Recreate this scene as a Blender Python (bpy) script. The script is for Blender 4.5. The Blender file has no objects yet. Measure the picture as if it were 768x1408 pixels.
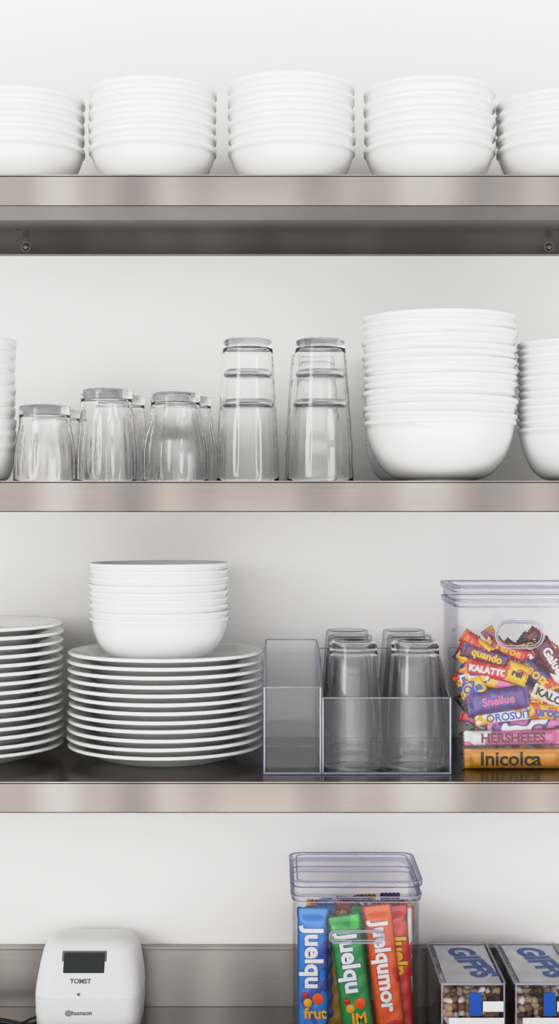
import bpy, bmesh, math, random
from mathutils import Vector, Matrix
random.seed(7)
S = bpy.context.scene
S.view_settings.view_transform = 'Standard'
S.view_settings.look = 'None'
# soft highlight shoulder (photographic tone response)
vs_ = S.view_settings; vs_.use_curve_mapping = True
cm_ = vs_.curve_mapping; cm_.clip_max_x = 2.0; cm_.clip_max_y = 2.0; cm_.use_clip = False
cv_ = cm_.curves[3]
cv_.points[0].location = (0,0); cv_.points[-1].location = (1.0,0.93)
for p_ in ((0.10,0.115),(0.20,0.265),(0.28,0.405),(0.38,0.60),(0.46,0.70),(0.60,0.795),(0.80,0.87)): cv_.points.new(*p_)
cm_.update()
COL = S.collection
pi = math.pi

# ---------------------------------------------------------------- materials
def newmat(name):
    m = bpy.data.materials.new(name); m.use_nodes = True
    nt = m.node_tree
    return m, nt, nt.nodes, nt.links

def principled(name, col, rough=0.5, metal=0.0, coat=0.0, spec=0.5, noise=0.0, nscale=20, trans=0.0, ior=1.45, bump=0.0):
    m, nt, N, L = newmat(name)
    b = N['Principled BSDF']
    b.inputs['Base Color'].default_value = (*col, 1)
    b.inputs['Roughness'].default_value = rough
    b.inputs['Metallic'].default_value = metal
    b.inputs['Coat Weight'].default_value = coat
    b.inputs['Specular IOR Level'].default_value = spec
    b.inputs['Transmission Weight'].default_value = trans
    b.inputs['IOR'].default_value = ior
    if noise > 0 or bump > 0:
        tc = N.new('ShaderNodeTexCoord'); nz = N.new('ShaderNodeTexNoise')
        nz.inputs['Scale'].default_value = nscale; nz.inputs['Detail'].default_value = 4
        L.new(tc.outputs['Object'], nz.inputs['Vector'])
        if noise > 0:
            r = N.new('ShaderNodeValToRGB')
            r.color_ramp.elements[0].position = 0.3; r.color_ramp.elements[1].position = 0.7
            r.color_ramp.elements[0].color = (*[c*(1-noise) for c in col], 1)
            r.color_ramp.elements[1].color = (*[min(1, c*(1+noise*0.3)) for c in col], 1)
            L.new(nz.outputs['Fac'], r.inputs['Fac']); L.new(r.outputs['Color'], b.inputs['Base Color'])
        if bump > 0:
            bp = N.new('ShaderNodeBump'); bp.inputs['Strength'].default_value = bump; bp.inputs['Distance'].default_value = 0.001
            L.new(nz.outputs['Fac'], bp.inputs['Height']); L.new(bp.outputs['Normal'], b.inputs['Normal'])
    return m

def steel(name, dark, light, r0=0.18, r1=0.28):
    m, nt, N, L = newmat(name)
    b = N['Principled BSDF']; b.inputs['Metallic'].default_value = 1
    tc = N.new('ShaderNodeTexCoord')
    mp = N.new('ShaderNodeMapping'); mp.inputs['Scale'].default_value = (1.5, 260, 260)
    L.new(tc.outputs['Object'], mp.inputs['Vector'])
    n1 = N.new('ShaderNodeTexNoise'); n1.inputs['Scale'].default_value = 4; n1.inputs['Detail'].default_value = 5
    L.new(mp.outputs['Vector'], n1.inputs['Vector'])
    mp2 = N.new('ShaderNodeMapping'); mp2.inputs['Scale'].default_value = (5, 1, 1.5)
    L.new(tc.outputs['Object'], mp2.inputs['Vector'])
    n2 = N.new('ShaderNodeTexNoise'); n2.inputs['Scale'].default_value = 1.6; n2.inputs['Detail'].default_value = 1  # broad noise puts uneven reflections into the base colour
    L.new(mp2.outputs['Vector'], n2.inputs['Vector'])
    add = N.new('ShaderNodeMath'); add.operation = 'MULTIPLY_ADD'; add.inputs[1].default_value = 0.11
    L.new(n1.outputs['Fac'], add.inputs[0]); 
    mu = N.new('ShaderNodeMath'); mu.operation = 'MULTIPLY'; mu.inputs[1].default_value = 0.89
    L.new(n2.outputs['Fac'], mu.inputs[0]); L.new(mu.outputs[0], add.inputs[2])
    r = N.new('ShaderNodeValToRGB')
    r.color_ramp.elements[0].position = 0.34; r.color_ramp.elements[1].position = 0.66
    r.color_ramp.elements[0].color = (*dark, 1); r.color_ramp.elements[1].color = (*light, 1)
    L.new(add.outputs[0], r.inputs['Fac']); L.new(r.outputs['Color'], b.inputs['Base Color'])
    mr = N.new('ShaderNodeMapRange'); mr.inputs['To Min'].default_value = r0; mr.inputs['To Max'].default_value = r1
    L.new(n1.outputs['Fac'], mr.inputs['Value']); L.new(mr.outputs[0], b.inputs['Roughness'])
    bp = N.new('ShaderNodeBump'); bp.inputs['Strength'].default_value = 0.06; bp.inputs['Distance'].default_value = 0.0003
    L.new(n1.outputs['Fac'], bp.inputs['Height']); L.new(bp.outputs['Normal'], b.inputs['Normal'])
    return m

def acrylic(name, face=(0.990,0.990,0.993), edge=(0.82,0.82,0.88), f0=0.022, gl=0.04, diff=0.0, p=2.5, dcol=None):
    m, nt, N, L = newmat(name)
    N.remove(N['Principled BSDF']); out = N['Material Output']
    lw = N.new('ShaderNodeLayerWeight'); lw.inputs['Blend'].default_value = 0.5
    pw = N.new('ShaderNodeMath'); pw.operation = 'POWER'; pw.inputs[1].default_value = p
    L.new(lw.outputs['Facing'], pw.inputs[0])
    mc = N.new('ShaderNodeMix'); mc.data_type = 'RGBA'
    mc.inputs[6].default_value = (*face, 1); mc.inputs[7].default_value = (*edge, 1)
    L.new(pw.outputs[0], mc.inputs[0])
    t = N.new('ShaderNodeBsdfTransparent'); L.new(mc.outputs[2], t.inputs['Color'])
    g = N.new('ShaderNodeBsdfGlossy'); g.inputs['Roughness'].default_value = gl
    p5 = N.new('ShaderNodeMath'); p5.operation = 'POWER'; p5.inputs[1].default_value = 5.0
    L.new(lw.outputs['Facing'], p5.inputs[0])
    fr = N.new('ShaderNodeMath'); fr.operation = 'MULTIPLY_ADD'; fr.inputs[1].default_value = 0.75; fr.inputs[2].default_value = f0
    L.new(p5.outputs[0], fr.inputs[0])
    mx = N.new('ShaderNodeMixShader'); L.new(fr.outputs[0], mx.inputs[0]); L.new(t.outputs[0], mx.inputs[1]); L.new(g.outputs[0], mx.inputs[2])
    last = mx
    if diff > 0:
        d = N.new('ShaderNodeBsdfDiffuse'); d.inputs['Color'].default_value = (*(dcol or edge), 1)
        m2 = N.new('ShaderNodeMixShader'); m2.inputs[0].default_value = diff
        L.new(mx.outputs[0], m2.inputs[1]); L.new(d.outputs[0], m2.inputs[2]); last = m2
    L.new(last.outputs[0], out.inputs['Surface'])
    return m

M_WALL = principled('wall_paint', (0.88,0.877,0.868), 0.75, spec=0.2, noise=0.015, nscale=3, bump=0.05)
M_FLOOR = principled('floor_tile', (0.78,0.775,0.77), 0.5, noise=0.04, nscale=6)
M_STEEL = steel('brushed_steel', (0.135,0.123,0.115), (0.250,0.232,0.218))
M_STEEL_D = steel('brushed_steel_dark', (0.105,0.097,0.092), (0.155,0.144,0.137))  # under the top shelf this darker copy paints in the shade
M_STEEL_B = steel('brushed_steel_bounce', (0.40,0.38,0.36), (0.5,0.48,0.46))  # brighter copy for unseen undersides, added to bounce light onto the wall
M_STEEL_W = steel('brushed_steel_worktop', (0.17,0.157,0.145), (0.25,0.232,0.218))
M_STEEL_S = steel('brushed_steel_splash', (0.27,0.252,0.238), (0.48,0.457,0.435), 0.26, 0.38)
M_BOLT = principled('bolt_steel', (0.22,0.20,0.19), 0.35, metal=1.0, noise=0.1, nscale=60)
M_PORC = principled('white_porcelain', (0.875,0.875,0.87), 0.10, coat=0.4, noise=0.012, nscale=8)
M_PORC2 = principled('white_stoneware', (0.845,0.855,0.857), 0.13, coat=0.4, noise=0.012, nscale=8)
M_GLASS = principled('clear_glass', (1.0,1.0,1.0), 0.0, trans=1.0, ior=1.34)
M_GBASE = principled('thick_glass_base', (0.76,0.77,0.78), 0.02, trans=1.0, ior=1.40)
M_TGL = acrylic('thin_glass', (0.990,0.992,0.992), (0.55,0.57,0.58), 0.03, 0.02, 0.0, 4.0)
M_ACR = acrylic('clear_acrylic')
M_ACR_E = acrylic('acrylic_edge', (0.86,0.86,0.92), (0.60,0.60,0.74), 0.08, 0.1, 0.35, dcol=(0.72,0.72,0.80))  # tinted edge; its pale diffuse part stands in for glare
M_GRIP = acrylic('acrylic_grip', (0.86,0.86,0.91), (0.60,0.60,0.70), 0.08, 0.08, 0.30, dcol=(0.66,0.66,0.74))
M_LID = acrylic('acrylic_lid', (0.94,0.94,0.97), (0.48,0.48,0.64), 0.05, 0.06, 0.0, 1.6)
M_PLASTIC = principled('white_plastic', (0.84,0.84,0.85), 0.35, noise=0.01, nscale=10)
M_BLACK = principled('black_rubber', (0.02,0.02,0.02), 0.4, noise=0.1)
M_SCREEN = principled('device_screen', (0.05,0.055,0.055), 0.25, noise=0.15, nscale=30)
M_GREYTXT = principled('grey_print', (0.20,0.20,0.21), 0.6, noise=0.05)

# ---------------------------------------------------------------- helpers
def obj_from(name, verts, faces, mats, fm=None, parent=None, smooth=True, loc=(0,0,0), rot=(0,0,0)):
    me = bpy.data.meshes.new(name); me.from_pydata(verts, [], faces); me.update()
    if not isinstance(mats, (list, tuple)): mats = [mats]
    for m in mats: me.materials.append(m)
    for i, p in enumerate(me.polygons):
        p.use_smooth = smooth
        if fm: p.material_index = fm[i]
    o = bpy.data.objects.new(name, me); COL.objects.link(o)
    o.location = loc; o.rotation_euler = rot
    if parent: o.parent = parent
    return o

def empty(name, loc=(0,0,0)):
    e = bpy.data.objects.new(name, None); e.empty_display_size = 0.05; COL.objects.link(e); e.location = loc
    return e

class Mesh:
    def __init__(s): s.v = []; s.f = []; s.m = []
    def add(s, v, f, mi=0):
        b = len(s.v); s.v += v; s.f += [tuple(i+b for i in q) for q in f]; s.m += [mi]*len(f)
    def lathe(s, prof, c=(0,0,0), seg=64, mi=0, tilt=(0,0), rad=None, mz=None):
        b = len(s.v); idx = []
        R = Matrix.Rotation(tilt[0], 3, 'X') @ Matrix.Rotation(tilt[1], 3, 'Y')
        for k, (r, z) in enumerate(prof):
            if r < 1e-6:
                p = R @ Vector((0,0,z)); idx.append([len(s.v)]*seg); s.v.append((p.x+c[0], p.y+c[1], p.z+c[2]))
            else:
                row = []
                for j in range(seg):
                    a = 2*pi*j/seg; rr = r if rad is None else rad(r, z, a, k)
                    p = R @ Vector((rr*math.cos(a), rr*math.sin(a), z))
                    row.append(len(s.v)); s.v.append((p.x+c[0], p.y+c[1], p.z+c[2]))
                idx.append(row)
        for k in range(len(prof)-1):
            A, B = idx[k], idx[k+1]
            q_mi = mi
            if mz is not None and min(prof[k][1], prof[k+1][1]) > mz: q_mi = 1
            for j in range(seg):
                q = [A[j], A[(j+1)%seg], B[(j+1)%seg], B[j]]
                u = []
                for i in q:
                    if i not in u: u.append(i)
                if len(u) >= 3: s.f.append(tuple(u)); s.m.append(q_mi)
    def box(s, x0,x1,y0,y1,z0,z1, mi=0):
        v = [(x0,y0,z0),(x1,y0,z0),(x1,y1,z0),(x0,y1,z0),(x0,y0,z1),(x1,y0,z1),(x1,y1,z1),(x0,y1,z1)]
        s.add(v, [(0,3,2,1),(4,5,6,7),(0,1,5,4),(1,2,6,5),(2,3,7,6),(3,0,4,7)], mi)
    def loft(s, loops, cap0=True, cap1=True, mi=0):
        b = len(s.v); n = len(loops[0])
        for lp in loops: s.v += [tuple(p) for p in lp]
        for k in range(len(loops)-1):
            for j in range(n):
                j2 = (j+1)%n
                s.f.append((b+k*n+j, b+k*n+j2, b+(k+1)*n+j2, b+(k+1)*n+j)); s.m.append(mi)
        if cap0: s.f.append(tuple(b+j for j in reversed(range(n)))); s.m.append(mi)
        if cap1: s.f.append(tuple(b+(len(loops)-1)*n+j for j in range(n))); s.m.append(mi)
    def obj(s, name, mats, **kw):
        o = obj_from(name, s.v, s.f, mats, s.m, **kw)
        bm = bmesh.new(); bm.from_mesh(o.data); bmesh.ops.recalc_face_normals(bm, faces=bm.faces); bm.to_mesh(o.data); bm.free()
        return o

def autosmooth(o, ang=35):
    me = o.data
    bm = bmesh.new(); bm.from_mesh(me)
    for e in bm.edges:
        if len(e.link_faces) == 2 and e.calc_face_angle(0) > math.radians(ang): e.smooth = False
    bm.to_mesh(me); bm.free()

def bevel(o, w, seg=3):
    m = o.modifiers.new('bevel', 'BEVEL'); m.width = w; m.segments = seg; m.limit_method = 'ANGLE'
    m.angle_limit = math.radians(40)

def rrect(w, d, r, z, cx=0, cy=0, n=6):
    pts = []
    for (sx, sy, a0) in ((1,1,0),(-1,1,pi/2),(-1,-1,pi),(1,-1,1.5*pi)):
        for i in range(n+1):
            a = a0 + (pi/2)*i/n
            pts.append((cx+sx*(w/2-r)+r*math.cos(a), cy+sy*(d/2-r)+r*math.sin(a), z))
    return pts

def text(name, s, size, mat, parent, loc, rot=(pi/2,0,0), off=0.0, ext=0.0, sx=1.0):
    c = bpy.data.curves.new(name, 'FONT'); c.body = s; c.size = size; c.align_x = 'CENTER'; c.align_y = 'CENTER'
    c.offset = off; c.extrude = ext; c.resolution_u = 3
    c.materials.append(mat)
    o = bpy.data.objects.new(name, c); COL.objects.link(o); o.parent = parent; o.location = loc; o.rotation_euler = rot
    o.scale = (sx, 1, 1)
    return o

def curve(name, pts, r, mat, parent=None, cyclic=False):
    c = bpy.data.curves.new(name, 'CURVE'); c.dimensions = '3D'; c.bevel_depth = r; c.bevel_resolution = 4
    sp = c.splines.new('NURBS' if not cyclic else 'POLY'); sp.points.add(len(pts)-1)
    for i, p in enumerate(pts): sp.points[i].co = (*p, 1)
    sp.use_cyclic_u = cyclic
    if not cyclic: sp.use_endpoint_u = True; sp.order_u = 3
    c.materials.append(mat)
    o = bpy.data.objects.new(name, c); COL.objects.link(o)
    if parent: o.parent = parent
    return o

# ---------------------------------------------------------------- room
WY = 0.40     # wall plane
m = Mesh(); m.box(-1.8,1.8,WY,WY+0.1,-0.0,3.0); m.obj('wall_back', M_WALL, smooth=False)
m = Mesh(); m.box(-1.8,1.8,-3.2,WY+0.1,-0.05,0.0); m.obj('floor', M_FLOOR, smooth=False)

Z1, Z2, Z3, ZC = 2.184, 1.763, 1.349, 0.9085
def shelf(zt):
    e = empty('steel_shelf', (0,0,zt))
    X0, X1 = -0.9, 0.9
    m = Mesh()
    m.box(X0,X1,0.0,WY-0.001,-0.003,0.0)
    o = m.obj('top_panel', M_STEEL, parent=e, smooth=False)
    m = Mesh(); m.box(X0,X1,0.0,0.003,-0.043,-0.0005); m.box(X0,X1,0.001,0.10,-0.043,-0.040)
    m.box(X0,X1,0.097,0.10,-0.043,-0.03)
    o = m.obj('front_lip', M_STEEL, parent=e, smooth=False); bevel(o, 0.0014, 3)
    m = Mesh(); m.box(X0,X1,0.2,WY-0.001,-0.016,-0.003)
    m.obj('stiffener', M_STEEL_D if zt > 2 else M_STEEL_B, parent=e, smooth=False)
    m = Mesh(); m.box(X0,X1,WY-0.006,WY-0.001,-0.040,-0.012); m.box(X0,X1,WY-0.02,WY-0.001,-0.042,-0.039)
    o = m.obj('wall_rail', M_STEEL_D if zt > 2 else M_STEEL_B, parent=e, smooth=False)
    for x in (-0.417, 0.443):
        m = Mesh()
        m.lathe([(0,0.0035),(0.004,0.003),(0.006,0.001),(0.006,-0.001),(0,-0.001)], seg=24)
        m.lathe([(0,0.001),(0.0085,0.001),(0.0085,-0.001),(0,-0.001)], seg=24)
        m.obj('bolt', M_BOLT, parent=e, smooth=False, loc=(x, WY-0.007, -0.028), rot=(pi/2,0,0))
        m = Mesh(); m.lathe([(0,0.002),(0.005,0.0015),(0.0065,0.0),(0.0065,-0.001),(0,-0.001)], seg=24)
        m.obj('bolt', M_BOLT, parent=e, smooth=False, loc=(x, WY-0.085, -0.0165), rot=(pi,0,0))
    return e
for z in (Z1, Z2, Z3): shelf(z)

# counter
e = empty('steel_counter', (0,0,ZC))
m = Mesh(); m.box(-0.9,0.9,-0.3,WY-0.014,-0.04,0)
o = m.obj('worktop', M_STEEL_W, parent=e, smooth=False); bevel(o, 0.002, 2)
m = Mesh(); m.box(-0.9,0.9,WY-0.014,WY-0.001,-0.04,0.094); m.box(-0.9,0.9,WY-0.018,WY-0.001,0.094,0.099)
o = m.obj('backsplash', M_STEEL_S, parent=e, smooth=False); bevel(o, 0.001, 2)
m = Mesh(); m.box(-0.88,0.88,-0.27,WY-0.02,-0.80,-0.04); m.box(-0.86,0.86,-0.22,WY-0.03,-ZC,-0.80)
m.obj('cabinet', M_STEEL_D, parent=e, smooth=False)
m = Mesh()
for i in range(4): m.box(-0.87+i*0.438, -0.87+i*0.438+0.425, -0.285,-0.27,-0.78,-0.06)
o = m.obj('cabinet_doors', M_STEEL, parent=e, smooth=False); bevel(o, 0.003, 2)

# ---------------------------------------------------------------- bowls / plates
def bowl_profile(R, H, rf, t=0.003, lip=0.006, amax=78, pw=0.95, flare=0.0018):
    am = math.radians(amax); out = []
    hl = H - lip
    out += [(0,0.002),(rf-0.004,0.002),(rf-0.002,0.0),(rf,0.0),(rf+0.001,0.003)]
    for i in range(1, 15):
        a = am*i/14
        r = rf + (R-flare-rf)*(math.sin(a)/math.sin(am))**pw
        z = 0.003 + (hl-0.003)*(1-math.cos(a))/(1-math.cos(am))
        out.append((r, z))
    out += [(R-0.0006, hl+0.0008),(R, H-0.001),(R-0.0008,H),(R-0.002,H),(R-0.003,H-0.0012)]
    for i in range(14, 0, -1):
        a = am*i/14
        r = rf + (R-flare-rf)*(math.sin(a)/math.sin(am))**pw - t
        z = 0.003 + t + (hl-0.003-t)*(1-math.cos(a))/(1-math.cos(am))
        out.append((max(r,0.001), z))
    out += [(0, 0.003+t)]
    return out

def bowl_stack(name, x, y, z, R, H, rf, n, sp, jit=0.0012, tilt=0.006, mat=M_PORC, **kw):
    m = Mesh(); pr = bowl_profile(R, H, rf, **kw)
    zz = 0
    for i in range(n):
        j = 0 if i == 0 else jit
        tl = 0 if i == 0 else tilt
        m.lathe(pr, (random.uniform(-j,j), random.uniform(-j,j), zz), tilt=(random.uniform(-tl,tl), random.uniform(-tl,tl)), seg=72)
        zz += sp*random.uniform(0.92,1.08)
    return m.obj(name, mat, loc=(x,y,z+0.0004))

# top shelf
K1 = dict(lip=0.008, amax=54, pw=1.0, flare=0.0026)
for (x, n, sp) in ((-0.378,5,0.0180),(-0.1853,6,0.0172),(0.0176,6,0.0178),(0.2193,5,0.0214),(0.4140,5,0.0168)):
    bowl_stack('bowl_stack', x, 0.13, Z1, 0.0935 if x < 0.2 else 0.0965, 0.0645, 0.050, n, sp, jit=0.0008, **K1)
# middle shelf
K2 = dict(lip=0.008, amax=80, pw=0.9)
bowl_stack('bowl_stack', 0.2335, 0.125, Z2, 0.112, 0.088, 0.050, 15, 0.0108, jit=0.0022, tilt=0.016, lip=0.007, amax=72, pw=0.95, flare=0.003)
bowl_stack('bowl_stack', 0.212, 0.315, Z2, 0.076, 0.07, 0.036, 14, 0.0112, jit=0.001, mat=M_PORC2, **K2)
bowl_stack('bowl_stack', 0.4385, 0.13, Z2, 0.0895, 0.078, 0.042, 13, 0.0103, jit=0.001, mat=M_PORC2, lip=0.006, amax=74, pw=0.95, flare=0.0025)
bowl_stack('ramekin_stack', -0.4420, 0.12, Z2, 0.058, 0.058, 0.042, 10, 0.0165, jit=0.001, lip=0.012, amax=60, pw=0.8)

def plate_profile(R, H, rf):
    return [(0,0.002),(rf-0.004,0.002),(rf-0.002,0),(rf,0),(rf+0.002,0.0025),(rf+0.02,0.006),(R-0.03,H*0.58),(R-0.012,H*0.73),
            (R-0.003,H*0.77),(R,H*0.85),(R+0.0002,H*0.93),(R-0.0012,H*0.985),(R-0.004,H),(R-0.009,H*0.97),(R-0.03,H*0.76),(rf+0.022,0.0125),(rf+0.008,0.0085),(rf-0.005,0.0075),(0,0.0075)]
def plate_stack(x, y, z, R, n, sp, H=0.024):
    m = Mesh(); pr = plate_profile(R, H, R*0.60); zz = 0
    for i in range(n):
        j = 0 if i == 0 else 0.0015; tl = 0 if i == 0 else 0.003
        m.lathe(pr, (random.uniform(-j,j), random.uniform(-j,j), zz), seg=112, tilt=(random.uniform(-tl,tl), random.uniform(-tl,tl)))
        zz += sp
    return m.obj('plate_stack', M_PORC, loc=(x,y,z+0.0004))
plate_stack(-0.1716, 0.20, Z3, 0.1475, 12, 0.01264)
plate_stack(-0.4750, 0.20, Z3, 0.1475, 15, 0.0129)
bowl_stack('bowl_stack', -0.1815, 0.20, Z3+0.139+0.0082, 0.1055, 0.066, 0.056, 9, 0.0099, mat=M_PORC2, tilt=0.006, lip=0.006, amax=72, pw=0.9)

# ---------------------------------------------------------------- glasses
def tumbler_mesh(m, outer, base_t=0.011, th=0.0019, c=(0,0,0), flute=0, fz=(0,0.06), famp=0.02, seg=96):
    # outer: list (r,z) from rim (z=0) to top (base), glass standing upside-down
    h = outer[-1][1]
    def interp(z):
        for (r0,z0),(r1,z1) in zip(outer, outer[1:]):
            if z0 <= z <= z1: return r0+(r1-r0)*(z-z0)/(z1-z0)
        return outer[-1][0]
    def sm(z):
        return sum(interp(min(max(z+d,0),h)) for d in (-0.006,-0.003,0,0.003,0.006))/5
    prof = []
    n = 26
    rt = outer[-1][0]
    prof += [(0,h-0.0025),(rt-0.009,h-0.0022),(rt-0.006,h-0.0002),(rt-0.0025,h)]
    for i in range(n, -1, -1):
        z = (h-0.0022)*i/n
        prof.append((sm(z), z))
    R0 = sm(0); prof[-1] = (R0-0.0004, 0.0)
    prof.append((R0-th+0.0003, 0.0))
    zi = h-base_t
    for i in range(0, n+1):
        z = 0.0008 + (zi-0.0028)*i/n
        prof.append((sm(z)-th, z))
    ri = sm(zi)-th
    prof += [(ri-0.0018, zi-0.0005),(ri-0.006, zi),(0, zi)]
    def rad(r, z, a, k):
        if flute and fz[0] <= z <= fz[1]:
            w = math.sin(pi*(z-fz[0])/(fz[1]-fz[0]))**0.5
            return r*(1+famp*w*math.cos(flute*a))
        return r
    m.lathe(prof, c, seg=seg, rad=rad if flute else None, mz=h-base_t-0.003)

def thin_tumbler_mesh(m, outer, base_t=0.012):
    h = outer[-1][1]; rt = outer[-1][0]
    m.lathe([(0,h-0.002),(rt-0.006,h-0.002),(rt-0.003,h),(rt-0.0008,h-0.0012)] + [(r,z) for (r,z) in reversed(outer[:-1])], seg=72)
    m.lathe([(0,h-base_t),(rt-0.006,h-base_t),(rt-0.0005,h-base_t-0.003)], seg=72)

def short_tumbler(x, y, R, H, rt):
    m = Mesh()
    tumbler_mesh(m, [(R,0),(R,H*0.22),(R*0.985,H*0.36),(R*0.93,H*0.5),(rt*1.04,H*0.68),(rt,H*0.80),(rt,H)], base_t=0.013, th=0.0024, flute=16, fz=(0.004,H*0.75), famp=0.018, seg=128)
    m.obj('glass_tumbler', [M_GLASS, M_GBASE], loc=(x,y,Z2+0.0003))
short_tumbler(-0.3385,0.10,0.0450,0.110,0.0365)
short_tumbler(-0.2495,0.10,0.0430,0.133,0.0370)
short_tumbler(-0.1500,0.10,0.0480,0.128,0.0355)
short_tumbler(-0.3400,0.21,0.0452,0.112,0.0370)
short_tumbler(-0.2430,0.21,0.0440,0.132,0.0380)
short_tumbler(-0.1410,0.21,0.0460,0.131,0.0370)

def glass_stack(x, y, R, rt, H=0.205, thin=False):
    m = Mesh()
    def rr(z): return R + (rt-R)*(z/H)**1.25
    outer = [(R,0),(rr(0.043)-0.0006,0.042),(rr(0.043)+0.0012,0.0435),(rr(0.05),0.052),(rr(0.076)-0.0006,0.0755),(rr(0.078)+0.0012,0.077),(rr(0.085),0.085),(rr(0.12),0.12),(rr(0.16),0.16),(rt,H)]
    if thin:
        thin_tumbler_mesh(m, outer)
        for z in (0.118, 0.161):
            r = rr(z)-0.002; m.lathe([(0,z),(r-0.002,z),(r,z-0.003),(r,z-0.009)], seg=64)
        m.obj('glass_tumbler_stack', M_TGL, loc=(x,y,Z2+0.0003)); return
    tumbler_mesh(m, outer, base_t=0.012, th=0.0018, flute=24, fz=(0.004,0.10), famp=0.007, seg=144)
    for z in (0.118, 0.161):
        r = rr(z)-0.0030
        m.lathe([(0,z-0.0015),(r-0.006,z-0.0015),(r-0.002,z),(r,z-0.003),(r+0.0002,z-0.008),(r-0.003,z-0.0105),(0,z-0.0105)], seg=64, mi=1)
    m.obj('glass_tumbler_stack', [M_GLASS, M_GBASE], loc=(x,y,Z2+0.0003))
glass_stack(-0.0457,0.10,0.0457,0.0352)
glass_stack(0.0588,0.10,0.0485,0.0350)
glass_stack(0.0530,0.25,0.0450,0.0350,0.200,thin=True)

# ---------------------------------------------------------------- acrylic bins
def panel(m, poly, axis, a0, th):
    """poly points in plane; axis 'x' => points are (y,z); 'y' => (x,z); 'z' => (x,y)."""
    n = len(poly)
    def P(p, a):
        if axis == 'x': return (a, p[0], p[1])
        if axis == 'y': return (p[0], a, p[1])
        return (p[0], p[1], a)
    v = [P(p, a0) for p in poly] + [P(p, a0+th) for p in poly]
    m.add(v, [tuple(range(n)), tuple(reversed(range(n, 2*n)))], 0)
    m.add(v, [(i, (i+1)%n, n+(i+1)%n, n+i) for i in range(n)], 1)
def bin_obj(name, x0, x1, y0, y1, hf, hb, hs):
    e = empty(name, (0,0,Z3+0.0003)); th = 0.0025; m = Mesh()
    m2 = []
    panel(m, [(x0,y0),(x1,y0),(x1,y1),(x0,y1)], 'z', 0, th)
    panel(m, [(x0+th,th),(x1-th,th),(x1-th,hf),(x0+th,hf)], 'y', y0, th)
    panel(m, [(x0+th,th),(x1-th,th),(x1-th,hb),(x0+th,hb)], 'y', y1-th, th)
    side = [(y0,th),(y1,th),(y1,hb)]
    ys = y0 + (y1-y0)*hs
    for i in range(9):
        t = i/8; side.append((ys + (y0-ys)*t, hf + (hb-hf)*(0.5+0.5*math.cos(pi*t))))
    panel(m, side, 'x', x0, th); panel(m, side, 'x', x1-th, th)
    m.obj('panels', [M_ACR, M_ACR_E], parent=e, smooth=False)
    # tinted rim tubes; edge glare is put into their pale colour
    pr = [(x0+th/2, yy, zz) for (yy, zz) in side[2:]] + [(x1-th/2, yy, zz) for (yy, zz) in reversed(side[2:])]
    curve('tinted_rim', pr, 0.0010, M_ACR_E, e, cyclic=True)
    for xx in (x0+0.001, x1-0.001):
        curve('corner_seam', [(xx, y0, th), (xx, y0, hf*0.5), (xx, y0, hf)], 0.0008, M_ACR_E, e)
    curve('base_seam', [(x0+0.001, y0, 0.0015), ((x0+x1)/2, y0, 0.0015), (x1-0.001, y0, 0.0015)], 0.0014, M_ACR_E, e)
    return e
bin_obj('acrylic_bin', -0.0226, 0.0590, 0.055, 0.30, 0.123, 0.169, 0.45)
bin_obj('acrylic_bin', 0.0600, 0.2425, 0.055, 0.355, 0.108, 0.150, 0.5)
for x in (0.1068, 0.1962):
    for y in (0.106, 0.201, 0.299):
        m = Mesh(); prof_o = [(0.0430,0),(0.0420,0.06),(0.0380,0.12),(0.0335,0.182)]
        if y > 0.15:
            thin_tumbler_mesh(m, prof_o, 0.014); m.obj('glass_tumbler', M_TGL, loc=(x,y,Z3+0.0030))
        else:
            tumbler_mesh(m, prof_o, base_t=0.014, th=0.0018, flute=18, fz=(0.004,0.05), famp=0.006)
            m.obj('glass_tumbler', [M_GLASS, M_GBASE], loc=(x,y,Z3+0.0030))

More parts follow.
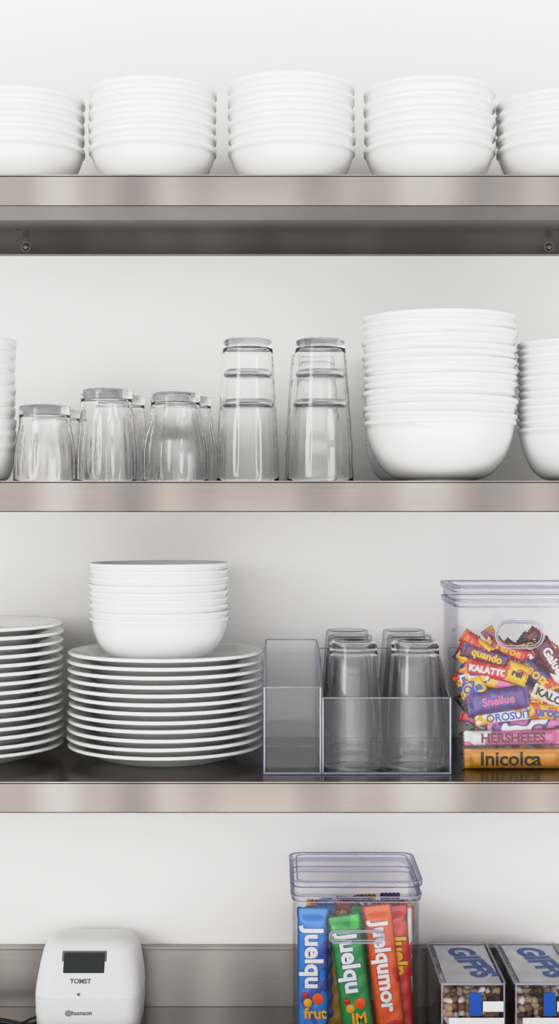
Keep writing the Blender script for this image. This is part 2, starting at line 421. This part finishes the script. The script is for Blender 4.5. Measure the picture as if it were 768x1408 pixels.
# ---------------------------------------------------------------- clear container with lid
def container(name, cx, cy, zb, w, d, h, lidh, handle=None):
    e = empty(name, (cx, cy, zb)); r = 0.016; t = 0.0022
    m = Mesh()
    hb = h - lidh
    L = [rrect(w-0.014,d-0.014,r-0.004,0.0002), rrect(w-0.006,d-0.006,r-0.001,0.0012), rrect(w-0.002,d-0.002,r,0.005),
         rrect(w,d,r,0.02), rrect(w,d,r,hb), rrect(w-2*t,d-2*t,r-t,hb), rrect(w-2*t,d-2*t,r-t,0.02),
         rrect(w-2*t-0.004,d-2*t-0.004,r-t,0.006), rrect(w-2*t-0.014,d-2*t-0.014,r-0.006,0.004)]
    m.loft(L); o = m.obj('body', M_ACR, parent=e)
    autosmooth(o, 50)
    def ring(z0, z1, wo, th, mat, nm):
        mm = Mesh()
        mm.loft([rrect(w+wo-2*th,d+wo-2*th,r,z0), rrect(w+wo-0.001,d+wo-0.001,r+wo/2,z0), rrect(w+wo,d+wo,r+wo/2,z0+0.001), rrect(w+wo,d+wo,r+wo/2,z1-0.0015), rrect(w+wo-0.002,d+wo-0.002,r+wo/2,z1), rrect(w+wo-2*th,d+wo-2*th,r,z1)], cap0=False, cap1=False)
        oo = mm.obj(nm, mat, parent=e); autosmooth(oo, 60)
    ring(hb-0.003, hb+0.004, 0.006, 0.003, M_LID, 'lid_gasket')
    ring(hb+0.004, h-0.008, 0.002, 0.0025, M_LID, 'lid_skirt')
    ring(h-0.008, h, 0.010, 0.006, M_LID, 'lid_rim')
    mm = Mesh(); mm.loft([rrect(w-0.004,d-0.004,r,h-0.006), rrect(w-0.004,d-0.004,r,h-0.0055)], cap1=False)
    mm.obj('lid_top', M_ACR, parent=e, smooth=False)
    pts = [(p[0], p[1], h-0.001) for p in rrect(w-0.012,d-0.012,r,0,n=8)]
    curve('lid_bead', pts, 0.0012, M_ACR_E, e, cyclic=True)
    for zz, wo in ((h-0.0005, 0.009), (hb+0.004, 0.007), (hb-0.004, 0.001)):
        curve('lid_edge', [(p[0], p[1], zz) for p in rrect(w+wo,d+wo,r+wo/2,0,n=8)], 0.0009, M_ACR_E, e, cyclic=True)
    if handle:
        hx, hz, hw, hh = handle
        pts = [(hx+p[0], -d/2-0.0002, hz+p[1]) for p in rrect(hw, hh, hh/2-0.0005, 0, n=10)]
        curve('grip_ring', pts, 0.0015, M_GRIP, e, cyclic=True)
        pts = [(hx+p[0], -d/2+0.0022, hz+p[1]) for p in rrect(hw-0.006, hh-0.006, hh/2-0.0035, 0, n=10)]
        curve('grip_ring_inner', pts, 0.0011, M_GRIP, e, cyclic=True)
    return e
container('clear_storage_container', 0.3605, 0.176, Z3+0.0002, 0.213, 0.184, 0.264, 0.026, handle=(-0.0165,0.195,0.069,0.038))
container('clear_storage_container', 0.1135, 0.228, ZC+0.0002, 0.186, 0.180, 0.268, 0.026, handle=(0.000,0.187,0.080,0.018))

# ---------------------------------------------------------------- wrapped bars
wm_cache = {}
def wrap_mat(c1, c2, c3, sc=28.0, lo=0.55):
    key = (c1, c2, c3, sc)
    if key in wm_cache: return wm_cache[key]
    m, nt, N, L = newmat('wrapper_foil')
    b = N['Principled BSDF']; b.inputs['Roughness'].default_value = 0.28; b.inputs['Specular IOR Level'].default_value = 0.6
    tc = N.new('ShaderNodeTexCoord')
    mp = N.new('ShaderNodeMapping'); mp.inputs['Location'].default_value = (random.uniform(0,9),)*3; mp.inputs['Scale'].default_value = (1,0.1,1.4)
    L.new(tc.outputs['Object'], mp.inputs['Vector'])
    nz = N.new('ShaderNodeTexNoise'); nz.inputs['Scale'].default_value = sc; nz.inputs['Detail'].default_value = 1.0
    L.new(mp.outputs['Vector'], nz.inputs['Vector'])
    r = N.new('ShaderNodeValToRGB'); r.color_ramp.interpolation = 'CONSTANT'
    E = r.color_ramp.elements; E[0].position = 0; E[0].color = (*c1,1); E[1].position = lo; E[1].color = (*c2,1)
    x = E.new(lo+0.09); x.color = (*c3,1)
    L.new(nz.outputs['Fac'], r.inputs['Fac']); L.new(r.outputs['Color'], b.inputs['Base Color'])
    n2 = N.new('ShaderNodeTexNoise'); n2.inputs['Scale'].default_value = 120; L.new(tc.outputs['Object'], n2.inputs['Vector'])
    bp = N.new('ShaderNodeBump'); bp.inputs['Strength'].default_value = 0.35; bp.inputs['Distance'].default_value = 0.001
    L.new(n2.outputs['Fac'], bp.inputs['Height']); L.new(bp.outputs['Normal'], b.inputs['Normal'])
    wm_cache[key] = m
    return m

def wrapper(name, Lx, W, T, mat, parent, loc, ang=0, yaw=0, pitch=0):
    nx, ny = 44, 10; v = []; f = []
    ph = random.uniform(0,6)
    for side in (-1, 1):
        for i in range(nx+1):
            u = -1+2*i/nx
            for j in range(ny+1):
                w = -1+2*j/ny
                au = abs(u)
                end = 0.90
                prof = max(0.0, min(1.0, (end-au)/0.10)); prof = prof*prof*(3-2*prof)
                h = T/2*prof*(1-abs(w)**3.5)
                if au > end: h = 0
                wr = 0.0006*math.sin(w*9+ph)*(1-prof)*(1 if au < 1 else 0) + 0.0004*math.sin(u*23+w*3+ph)*prof
                x = u*Lx/2 + (0.0009*((j%2)*2-1) if au > 0.999 else 0)
                zz = w*W/2*(1.0 + 0.04*(1-prof))
                y = side*(h+0.0002) + wr
                if abs(w) > 0.999 or au > 0.999: y = wr
                v.append((x, y, zz))
    s = (nx+1)*(ny+1)
    for side in (0,1):
        for i in range(nx):
            for j in range(ny):
                a = side*s+i*(ny+1)+j; q = (a, a+1, a+ny+2, a+ny+1)
                f.append(q if side == 0 else q[::-1])
    o = obj_from(name, v, f, mat, parent=parent, loc=loc, rot=(pitch, -ang, yaw))
    bm = bmesh.new(); bm.from_mesh(o.data); bmesh.ops.remove_doubles(bm, verts=bm.verts, dist=0.00005); bmesh.ops.recalc_face_normals(bm, faces=bm.faces); bm.to_mesh(o.data); bm.free()
    return o

RED=(0.46,0.015,0.015); ORG=(0.62,0.10,0.01); YEL=(0.66,0.36,0.01); PUR=(0.08,0.035,0.19); MAR=(0.13,0.015,0.03); WHT=(0.66,0.65,0.65)
PNK=(0.52,0.14,0.30); BLU=(0.02,0.07,0.34); DBR=(0.03,0.012,0.012); LBL=(0.015,0.20,0.54); GRN=(0.012,0.25,0.05); CRM=(0.62,0.54,0.38); LOR=(0.68,0.32,0.05)
P_ = {c: principled('ink', c, 0.4, noise=0.02) for c in (RED,ORG,YEL,PUR,WHT,BLU,DBR,PNK,LBL,GRN,MAR)}

pile = empty('snack_bar_pile', (0.3605, 0.176, Z3+0.0045))
def Pp(px, py, y):   # metric layout on the front plane of the jar, expressed in pile coordinates
    k = 2000.0/(2.0+y)
    return ((px-384)/k-0.3605, y-0.176, 1.72-(py-704)/k-(Z3+0.0045))
bars = [ # px,py,L,W,angle,colours,text,text colour, depth
 (706,1043,0.146,0.030,0,(LOR,YEL,LOR),'Inicolca',DBR,0.0985),
 (704,1014,0.142,0.022,1,(PNK,WHT,PNK),'HERSHEEES',MAR,0.0990),
 (722,997,0.112,0.015,4,(PNK,PUR,WHT),'',WHT,0.101),
 (704,984,0.110,0.018,7,(WHT,YEL,WHT),'OROSUITO',BLU,0.104),
 (752,979,0.060,0.022,-6,(YEL,ORG,YEL),'urop',BLU,0.100),
 (684,963,0.092,0.034,9,(PUR,(0.12,0.07,0.28),PUR),'Snellue',PNK,0.0995),
 (759,960,0.062,0.022,-25,(WHT,CRM,WHT),'KALOO',DBR,0.103),
 (649,946,0.038,0.030,20,(YEL,BLU,YEL),'Qua',BLU,0.103),
 (710,926,0.034,0.032,-20,(YEL,ORG,YEL),'rel',DBR,0.0985),
 (670,922,0.070,0.024,-10,(RED,ORG,RED),'KALATTO',WHT,0.105),
 (738,928,0.070,0.026,-38,(PUR,DBR,PUR),'moro',YEL,0.108),
 (758,908,0.070,0.026,-58,(MAR,MAR,WHT),'Galue',WHT,0.101),
 (668,902,0.074,0.022,-18,(MAR,PUR,RED),'quando',YEL,0.104),
 (697,893,0.066,0.020,-22,(RED,MAR,YEL),'Teroe',YEL,0.108),
 (641,890,0.046,0.022,62,(RED,PUR,YEL),'',YEL,0.108),
 (655,886,0.050,0.020,-35,(YEL,RED,ORG),'Dua',RED,0.106),
 (642,922,0.046,0.024,55,(ORG,YEL,PUR),'Bono',YEL,0.109),
 (652,932,0.050,0.020,8,(BLU,WHT,PUR),'Sona',YEL,0.106),
 (722,890,0.062,0.020,15,(DBR,RED,DBR),'KITOU',YEL,0.112),
 (742,884,0.050,0.022,-42,(MAR,WHT,PUR),'',WHT,0.114),
 (644,970,0.044,0.022,-52,(DBR,MAR,YEL),'',YEL,0.108),
 (655,990,0.050,0.020,-20,(RED,PUR,WHT),'',WHT,0.110),
 (762,938,0.050,0.022,18,(YEL,RED,WHT),'anoo',RED,0.106),
 (728,952,0.066,0.024,-18,(PUR,YEL,RED),'Ranolo',YEL,0.110),
 (730,966,0.056,0.020,12,(RED,YEL,ORG),'teno',YEL,0.106),
 (716,908,0.056,0.020,32,(BLU,RED,PUR),'Kana',WHT,0.112),
 (690,940,0.060,0.020,-14,(YEL,PNK,RED),'',BLU,0.108),
]
for i, (px,py,Lb,W,a,cs,tx,tc_,yy) in enumerate(bars):
    o = wrapper('snack_bar', Lb, W, 0.009 if i > 1 else 0.013, wrap_mat(*cs, sc=34 if i > 1 else 12, lo=0.54), pile, Pp(px,py,yy), math.radians(a), yaw=0 if i < 6 else random.uniform(-0.05,0.05))
    if tx:
        yo = -0.0054 if i > 1 else -0.0074
        n = len(tx); sz = min(W*0.85, Lb*1.25/n)
        if i == 0: text('print_outline', tx, 0.029, P_[YEL], o, (-0.006,yo,0), off=0.0016)
        text('print', tx, sz if i else 0.029, P_[tc_], o, (-0.006 if i == 0 else 0, yo-0.0004, 0), off=0.0006 if W > 0.02 else 0.0003)
pal = [(RED,ORG,YEL),(PUR,PNK,WHT),(MAR,RED,WHT),(YEL,ORG,RED),(RED,YEL,BLU),(DBR,YEL,RED),(BLU,WHT,YEL),(PUR,YEL,RED),(PNK,YEL,RED),(YEL,PUR,RED),(MAR,YEL,PNK),(LBL,WHT,YEL)]
for i in range(90):
    yy = random.uniform(0.122,0.242); x = random.uniform(0.304,0.425)
    z = random.uniform(0.020,0.158) + 0.008*math.sin(x*40)
    Lb = random.uniform(0.055,0.080)
    wrapper('snack_bar', Lb, random.uniform(0.019,0.028), 0.009, wrap_mat(*random.choice(pal)), pile,
            (x-0.3605, yy-0.176, z), random.uniform(-1.0,1.0), yaw=random.uniform(-0.25,0.25), pitch=random.uniform(-0.4,0.4))

# lower jar bars standing up
jar = empty('candy_bar_assortment', (0.1135, 0.228, ZC+0.0045))
def disc(parent, r, mat, loc):
    m = Mesh(); m.lathe([(0,0.0004),(r*0.9,0.0004),(r,0),(r,-0.0004),(0,-0.0004)], seg=28)
    return m.obj('printed_fruit', mat, parent=parent, loc=loc, rot=(pi/2,0,0))
def stand(px, pyt, L, W, lean, cs, tx, tcol, y, sub=None, T=0.014, outl=None, tsize=0.030, tx0=0.026):
    k = 2000.0/(2.0+y)
    zt = 1.72-(pyt-704)/k-(ZC+0.0045)
    cz = zt - L/2*math.cos(lean)
    x = (px-384)/k - 0.1135 - L/2*math.sin(lean)
    hw = 0.0885
    ext = W/2 + L/2*abs(math.sin(lean))
    x = max(-hw+ext, min(hw-ext, x))
    o = wrapper('candy_bar', L, W, T, wrap_mat(*cs, sc=14, lo=0.60), jar, (x, y-0.228, cz), pi/2-lean)
    yo = -T/2-0.0006
    if tx:
        if outl: text('print_outline', tx, tsize, P_[outl], o, (tx0,yo,0), rot=(pi/2,pi,0), off=0.0022)
        text('print', tx, tsize, P_[tcol], o, (tx0,yo-0.0004,0), rot=(pi/2,pi,0), off=0.0013)
    if sub:
        text('print', sub[0], 0.022, P_[sub[1]], o, (-0.056,yo-0.0006,-0.003), rot=(pi/2,pi/2,0), off=0.0008)
        disc(o, 0.0085, P_[ORG], (-0.034,yo+0.0003,-0.007)); disc(o, 0.0065, P_[YEL], (-0.040,yo,0.008)); disc(o, 0.005, P_[RED], (-0.029,yo,0.012))
    return o
# centre x given at the top of each bar; lean>0 tips the top to the right
stand(430,1247,0.20,0.046,0.0,(LBL,BLU,LBL),'Juelqu',WHT,0.160,('frut',YEL),outl=BLU,tsize=0.037)
stand(472,1257,0.195,0.046,-0.13,(GRN,GRN,(0.03,0.42,0.06)),'Juelqu',WHT,0.153,('IM',YEL),outl=BLU,tsize=0.036)
stand(517,1243,0.205,0.042,-0.12,(ORG,RED,ORG),'Juelqumor',WHT,0.159,None,tsize=0.032,outl=RED,tx0=0.012)
stand(549,1243,0.203,0.034,-0.06,(RED,DBR,ORG),'Jueln',YEL,0.173,None,tsize=0.030,outl=DBR)
stand(568,1246,0.20,0.024,-0.02,(WHT,RED,WHT),'Juelu',RED,0.188,None,tsize=0.018)
backs = [(425,1250,(RED,YEL,ORG)),(445,1242,(BLU,WHT,RED)),(466,1244,(YEL,ORG,RED)),(490,1240,(GRN,YEL,WHT)),(512,1240,(RED,WHT,ORG)),(535,1244,(LBL,WHT,BLU)),(556,1241,(ORG,RED,YEL))]
for row, yy in enumerate((0.200,0.225,0.250,0.275,0.298)):
    for (px,py,cs) in backs:
        stand(px+random.uniform(-6,6)+(-4*row if px > 490 else 3*row), py+random.uniform(-2,8)-row*3, random.uniform(0.18,0.195), 0.030, random.uniform(-0.07,0.07), random.choice(pal) if row else cs, '', WHT, yy)

# ---------------------------------------------------------------- small nut boxes
M_N = [principled('nut_'+n, c, 0.5, noise=0.3, nscale=60) for n, c in (('brown',(0.26,0.13,0.08)),('tan',(0.50,0.36,0.25)),('cream',(0.76,0.71,0.66)),('dark',(0.11,0.06,0.045)))]
M_FILM = principled('printed_film', (0.76,0.77,0.80), 0.35, noise=0.18, nscale=35)
M_BLUET = principled('blue_tag', (0.01,0.11,0.46), 0.4, noise=0.1)
def nut_box(x0):
    e = empty('trail_mix_box', (x0+0.047, 0.230, ZC+0.0002)); w, d, h = 0.094, 0.20, 0.120
    m = Mesh(); t = 0.0018
    m.loft([rrect(w-0.006,d-0.006,0.006,0.0), rrect(w-0.002,d-0.002,0.006,0.004), rrect(w,d,0.006,h), rrect(w-2*t,d-2*t,0.005,h), rrect(w-2*t-0.002,d-2*t-0.002,0.005,0.004)])
    o = m.obj('clear_box', M_ACR, parent=e); autosmooth(o, 50)
    curve('box_rim', [(p[0],p[1],h) for p in rrect(w,d,0.006,0)], 0.0018, M_ACR_E, e, cyclic=True)
    for sx_ in (-1,1): curve('box_corner', [(sx_*(w/2-0.0015), -d/2+0.0015, 0.004),(sx_*(w/2-0.0015), -d/2+0.0015, 0.06),(sx_*(w/2-0.0015), -d/2+0.0015, h)], 0.0014, M_ACR_E, e)
    m = Mesh()
    rnd = random.Random(x0*100)
    base = bmesh.new(); bmesh.ops.create_icosphere(base, subdivisions=2, radius=1)
    bv = [v.co.copy() for v in base.verts]; bf = [tuple(v.index for v in f.verts) for f in base.faces]; base.free()
    def nut(x, y, z, mi):
        s = Vector((rnd.uniform(0.006,0.0095), rnd.uniform(0.004,0.007), rnd.uniform(0.004,0.0065)))
        R = Matrix.Rotation(rnd.uniform(0,6),3,'X') @ Matrix.Rotation(rnd.uniform(0,6),3,'Z')
        p = rnd.uniform(0,6)
        vs = []
        for c in bv:
            q = Vector((c.x*s.x, c.y*s.y, c.z*s.z))*(1+0.12*math.sin(c.x*5+p)*math.cos(c.y*4+p)); q.z += 0.003*c.x*c.x
            q = R @ q; vs.append((q.x+x, q.y+y, q.z+z))
        m.add(vs, bf, mi)
    for gx in range(8):
        for gz in range(9):
            for gy in range(3):
                nut(-0.0355+gx*0.0102+rnd.uniform(-0.001,0.001), -0.087+gy*0.009+rnd.uniform(-.001,.001), 0.012+gz*0.0100+rnd.uniform(-.002,.002), rnd.choice((0,0,1,1,2,2,2,3)))
    for gx in range(8):
        for gy in range(15):
            nut(-0.0355+gx*0.0102+rnd.uniform(-0.001,0.001), -0.068+gy*0.0105, 0.098+rnd.uniform(-.002,.002), rnd.choice((0,1,1,2,2,3)))
    m.box(-0.040,0.040,-0.064,0.09,0.005,0.092, 0)
    m.obj('trail_mix', M_N, parent=e)
    m = Mesh(); m.loft([rrect(w-0.006,d-0.006,0.005,h-0.0035), rrect(w-0.006,d-0.006,0.005,h-0.0025)])
    m.obj('film_lid', M_ACR, parent=e, smooth=False)
    m = Mesh(); m.box(-0.038,0.043,-0.092,0.096,h-0.0022,h-0.0016)
    m.obj('label', M_FILM, parent=e, smooth=False)
    text('label_print', 'GIFFS', 0.054, M_BLUET, e, (0.010,0.010,h-0.0012), rot=(0,0,-1.38), off=0.0024, sx=1.15)
    m = Mesh(); m.box(-0.006,0.012,-0.1022,-0.1008,0.074,0.108); m.obj('blue_tag', M_BLUET, parent=e, smooth=False)
    m = Mesh(); m.box(-0.036,0.045,-0.1016,-0.1004,0.055,0.071); m.box(0.014,0.044,-0.1016,-0.1004,0.080,0.095)
    m.obj('white_label', M_PLASTIC, parent=e, smooth=False)
nut_box(0.2365); nut_box(0.3450)

# ---------------------------------------------------------------- card terminal
e = empty('payment_terminal', (-0.2995, -0.012, ZC+0.0004))
prof = [(0.000,0.152,0.278,0.385,0.020),(0.003,0.160,0.272,0.388,0.022),(0.030,0.164,0.268,0.390,0.024),(0.0555,0.165,0.268,0.390,0.024),(0.0562,0.1625,0.2695,0.389,0.024),
        (0.0578,0.1625,0.2695,0.389,0.024),(0.0585,0.165,0.268,0.390,0.024),(0.075,0.163,0.274,0.390,0.026),(0.100,0.156,0.286,0.389,0.028),(0.116,0.150,0.294,0.387,0.030),
        (0.125,0.144,0.299,0.385,0.030),(0.131,0.134,0.306,0.381,0.028),(0.1345,0.120,0.314,0.374,0.022),(0.136,0.100,0.322,0.366,0.018)]
m = Mesh(); m.loft([rrect(w, yb-yf, r, z, 0, (yf+yb)/2, n=8) for (z,w,yf,yb,r) in prof])
o = m.obj('housing', M_PLASTIC, parent=e); autosmooth(o, 60)
sl = math.atan2(0.025, 0.050)   # panel lean
def slab(nm, w, h, t, r, mat, x, z, yoff):
    m = Mesh(); y = 0.268+(z-0.0585)*0.026/0.0575
    m.loft([[(p[0], p[2], p[1]) for p in rrect(w, h, r, -t/2)], [(p[0], p[2], p[1]) for p in rrect(w, h, r, t/2)]])
    return m.obj(nm, mat, parent=e, smooth=False, loc=(x, y+yoff, z), rot=(-sl*0.95,0,0))
slab('screen_bezel', 0.070, 0.036, 0.003, 0.002, M_GREYTXT, -0.006, 0.105, 0.0012)
slab('screen', 0.064, 0.031, 0.003, 0.0015, M_SCREEN, -0.006, 0.105, 0.0004)
text('print', 'TOMST', 0.010, M_GREYTXT, e, (-0.010,0.2755,0.0805), rot=(pi/2-sl,0,0), off=0.0003)
text('print', '@humson', 0.010, M_GREYTXT, e, (-0.012,0.2672,0.034), off=0.0002)
disc(e, 0.0022, M_GREYTXT, (-0.012,0.2668,0.063))
curve('power_cable', [(-0.06,0.33,0.006),(-0.09,0.30,0.004),(-0.11,0.31,0.003),(-0.14,0.33,0.003),(-0.25,0.36,0.003)], 0.0028, M_BLACK, e)
curve('power_cable', [(-0.06,0.34,0.012),(-0.09,0.32,0.010),(-0.115,0.29,0.004),(-0.16,0.27,0.003),(-0.26,0.25,0.003)], 0.0022, M_BLACK, e)

# ---------------------------------------------------------------- light, world, camera
w = bpy.data.worlds.new('fill_surround'); S.world = w; w.use_nodes = True  # made-up surround, its bands shaped to light the wall under the shelves
N = w.node_tree.nodes; L = w.node_tree.links; bg = N['Background']
tc = N.new('ShaderNodeTexCoord'); sx = N.new('ShaderNodeSeparateXYZ'); L.new(tc.outputs['Generated'], sx.inputs[0])
mr = N.new('ShaderNodeMapRange'); mr.inputs['From Min'].default_value = -1; mr.inputs['From Max'].default_value = 1
L.new(sx.outputs['Z'], mr.inputs['Value'])
r = N.new('ShaderNodeValToRGB'); E = r.color_ramp.elements
def g(v): return (v, v*0.998, v*0.994, 1)
E[0].position = 0.10; E[0].color = g(0.60); E[1].position = 0.78; E[1].color = g(0.03)
for p, v in ((0.26,1.0),(0.42,0.98),(0.5,0.74),(0.57,0.95),(0.66,0.85),(0.72,0.2)):
    x = E.new(p); x.color = g(v)
L.new(mr.outputs[0], r.inputs['Fac']); L.new(r.outputs['Color'], bg.inputs['Color'])
# strength drops to both sides, added to darken the sides of round objects
ab = N.new('ShaderNodeMath'); ab.operation = 'ABSOLUTE'; L.new(sx.outputs['X'], ab.inputs[0])
fx = N.new('ShaderNodeMapRange'); fx.interpolation_type = 'SMOOTHSTEP'
fx.inputs['From Min'].default_value = 0.35; fx.inputs['From Max'].default_value = 0.95
fx.inputs['To Min'].default_value = 1.98; fx.inputs['To Max'].default_value = 1.08
L.new(ab.outputs[0], fx.inputs['Value']); L.new(fx.outputs[0], bg.inputs['Strength'])

def area(name, loc, target, size, power, col=(1,1,1), sy=None):
    l = bpy.data.lights.new(name, 'AREA'); l.energy = power; l.color = col; l.shape = 'RECTANGLE'; l.size = size; l.size_y = sy or size
    o = bpy.data.objects.new(name, l); COL.objects.link(o); o.location = loc
    d = Vector(target)-Vector(loc); o.rotation_euler = d.to_track_quat('-Z','Y').to_euler()
area('highlight_area', (-2.2,-2.4,2.2), (0,0.2,1.5), 0.8, 15, (1,0.99,0.97), 1.5)  # unseen area light, added for crisp highlights on the porcelain

c = bpy.data.cameras.new('camera'); co = bpy.data.objects.new('camera', c); COL.objects.link(co)
co.location = (0,-2.0,1.72); co.rotation_euler = (pi/2,0,0)
c.sensor_fit = 'VERTICAL'; c.sensor_height = 36; c.lens = 2000/1408*36; c.clip_start = 0.05
S.camera = co
